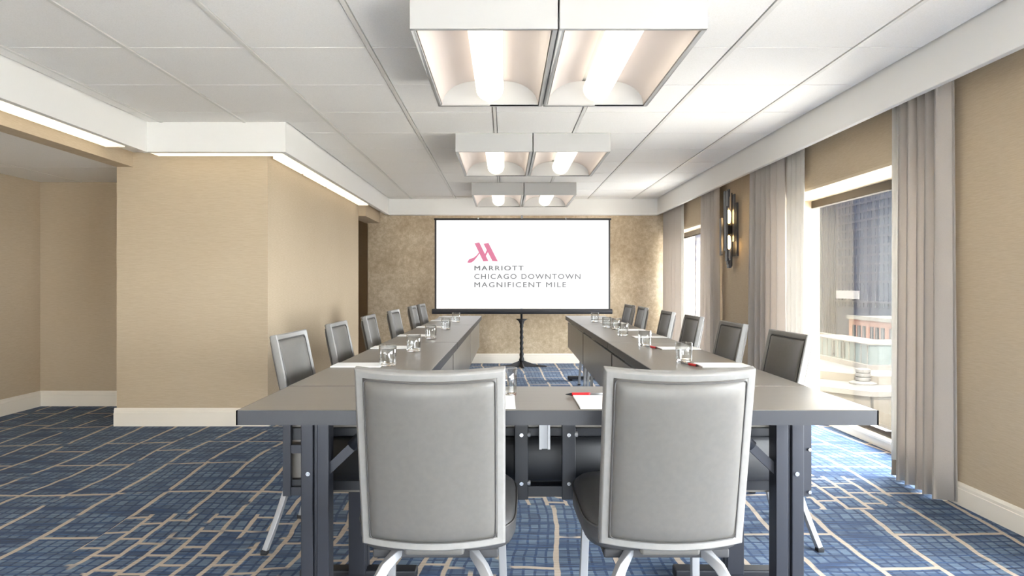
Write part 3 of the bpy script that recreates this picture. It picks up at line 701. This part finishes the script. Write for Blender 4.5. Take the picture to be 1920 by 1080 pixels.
b = nb(); rr = []
for i, p in enumerate(pl):
    v = Vector((p[0]+1.3, p[1]+1.9, 0))-O; rr.append([v+Vector((0, 0, ZR)), v+Vector((0, 0, ZR+.32)), v+Vector((.25, .25, ZR+.32)), v+Vector((.25, .25, ZR))])
loft(b, rr); obj('low_wall', b, 'concrete', t)
b = nb(); box(b, 19.2-O.x, 19.5-O.x, 30-O.y, 48-O.y, ZR-O.z, ZR+.95-O.z); obj('rear_wall', b, 'concrete', t)
t = thing('rooftop_unit', 'long pale green ribbed air handling unit on the white roof', 'roof unit', (17.4, 33.6, ZR))
obj('casing', bx(-.8, .8, -2.7, 3.0, .22, 1.12), 'unit_metal', t); obj('base_curb', bx(-1.0, 1.0, -2.9, 3.2, 0, .22), 'coping', t); obj('top_cover', bx(-.86, .86, -2.76, 3.06, 1.12, 1.17), 'coping', t)
for k in range(11): y = -2.6+k*.55; obj('rib', bx(-.83, -.8, y, y+.05, .22, 1.12), 'coping', t)
for y in (-.55, .45): obj('louvre', bx(-.82, -.8, y, y+.42, .3, 1.05), 'louvre', t)
t = thing('roof_vent', 'small white stacked roof vent in front of the air handling unit', 'vent', (13.95, 26.4, ZR))
obj('base', lathe(nb(), [(.5, 0), (.5, .06), (.3, .12)], 20), 'roof_pale', t)
for k in range(3): obj('vent_ring', lathe(nb(), [(.24, .12+k*.16), (.27, .15+k*.16), (.27, .25+k*.16), (.2, .28+k*.16)], 20), 'roof_pale', t)
t = thing('brick_building', 'red brick building with paired windows beyond the rooftop', 'building', (60, 110, -60))
obj('brick_wall', bx(0, 22, -26, 8.2, 0, 55.6), 'brick', t)
obj('flat_roof', bx(.2, 22, -26, 8.2, 55.6, 55.75), 'roof_pale', t)
b = nb(); box(b, -.35, .2, -26, 8.4, 55.3, 55.9); box(b, -.2, 0, -26, 8.3, 51.1, 51.45); obj('cornice', b, 'brick_trim', t)
for r_ in (52.0, 48.2, 44.4):
    for k in range(9):
        for q in range(3):
            y = 6.9-k*5.6-q*1.6
            if y < -25: continue
            wn = obj('window', bx(-.06, .0, y-1.05, y, r_, r_+2.3), 'dark_pane', t); obj('mullion', bx(-.12, -.06, y-.56, y-.49, r_, r_+2.3), 'brick_trim', wn)
t = thing('dark_tower', 'tall dark glass office tower beyond the brick building', 'building', (150, 250, -60))
obj('glass_body', bx(0, 40, -90, 56, 0, 125), 'tower_glass', t)
b = nb()
for k in range(49): y = -90+3*k; box(b, -.3, 0, y, y+.8, 52, 125)
o = obj('fins', b, 'tower_fin', t); o['kind'] = 'stuff'
b = nb()
for k in range(17): z = 62+3.7*k; box(b, -.25, 0, -90, 56, z, z+.9)
o = obj('spandrels', b, 'tower_side', t); o['kind'] = 'stuff'
b = nb()
for k in range(17):
    for j in range(31):
        z = 63+3.7*k; y = -89+3*j
        if random.random() < .8: box(b, -.2, -.05, y, y+1.7, z+.2, z+2.4)
o = obj('pale_windows', b, 'tower_pale', t); o['kind'] = 'stuff'  # paler panes spread over the tower front
obj('reflection_panel', bx(-1.2, -.6, 35.5, 54.5, 55.2, 58.8), 'white_wall', t)  # pale panel stands in for a bright reflection in the window glass
obj('podium_band', bx(-.8, 0, -90, 56, 53.8, 54.6), 'tower_side', t)
t = thing('grey_tower', 'grey slab tower standing beside the dark glass tower', 'building', (172, 340, -60))
obj('slab_body', bx(0, 40, -8, 33.5, 0, 130), 'tower_side', t)
b = nb()
for k in range(20): y = -8+2*k; box(b, -.5, 0, y, y+.5, 0, 130)
o = obj('fins', b, 'tower_glass', t); o['kind'] = 'stuff'
def white_tower(loc, x1, y0, y1, h, label, face):
    t = thing('white_tower', label, 'building', loc)
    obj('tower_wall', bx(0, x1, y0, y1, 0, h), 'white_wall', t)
    for k in range(int(h/3.4)-14):
        for j in range(6):
            z = 38+3.4*k
            if face == 'y': x = 3.2+j*4.0; wn = obj('window', bx(x, x+2.5, y0-.1, y0, z, z+2.0), 'blue_pane', t)
            else: y = y1-2.5-j*4; wn = obj('window', bx(-.1, 0, y-2.6, y, z, z+2.2), 'blue_pane', t)
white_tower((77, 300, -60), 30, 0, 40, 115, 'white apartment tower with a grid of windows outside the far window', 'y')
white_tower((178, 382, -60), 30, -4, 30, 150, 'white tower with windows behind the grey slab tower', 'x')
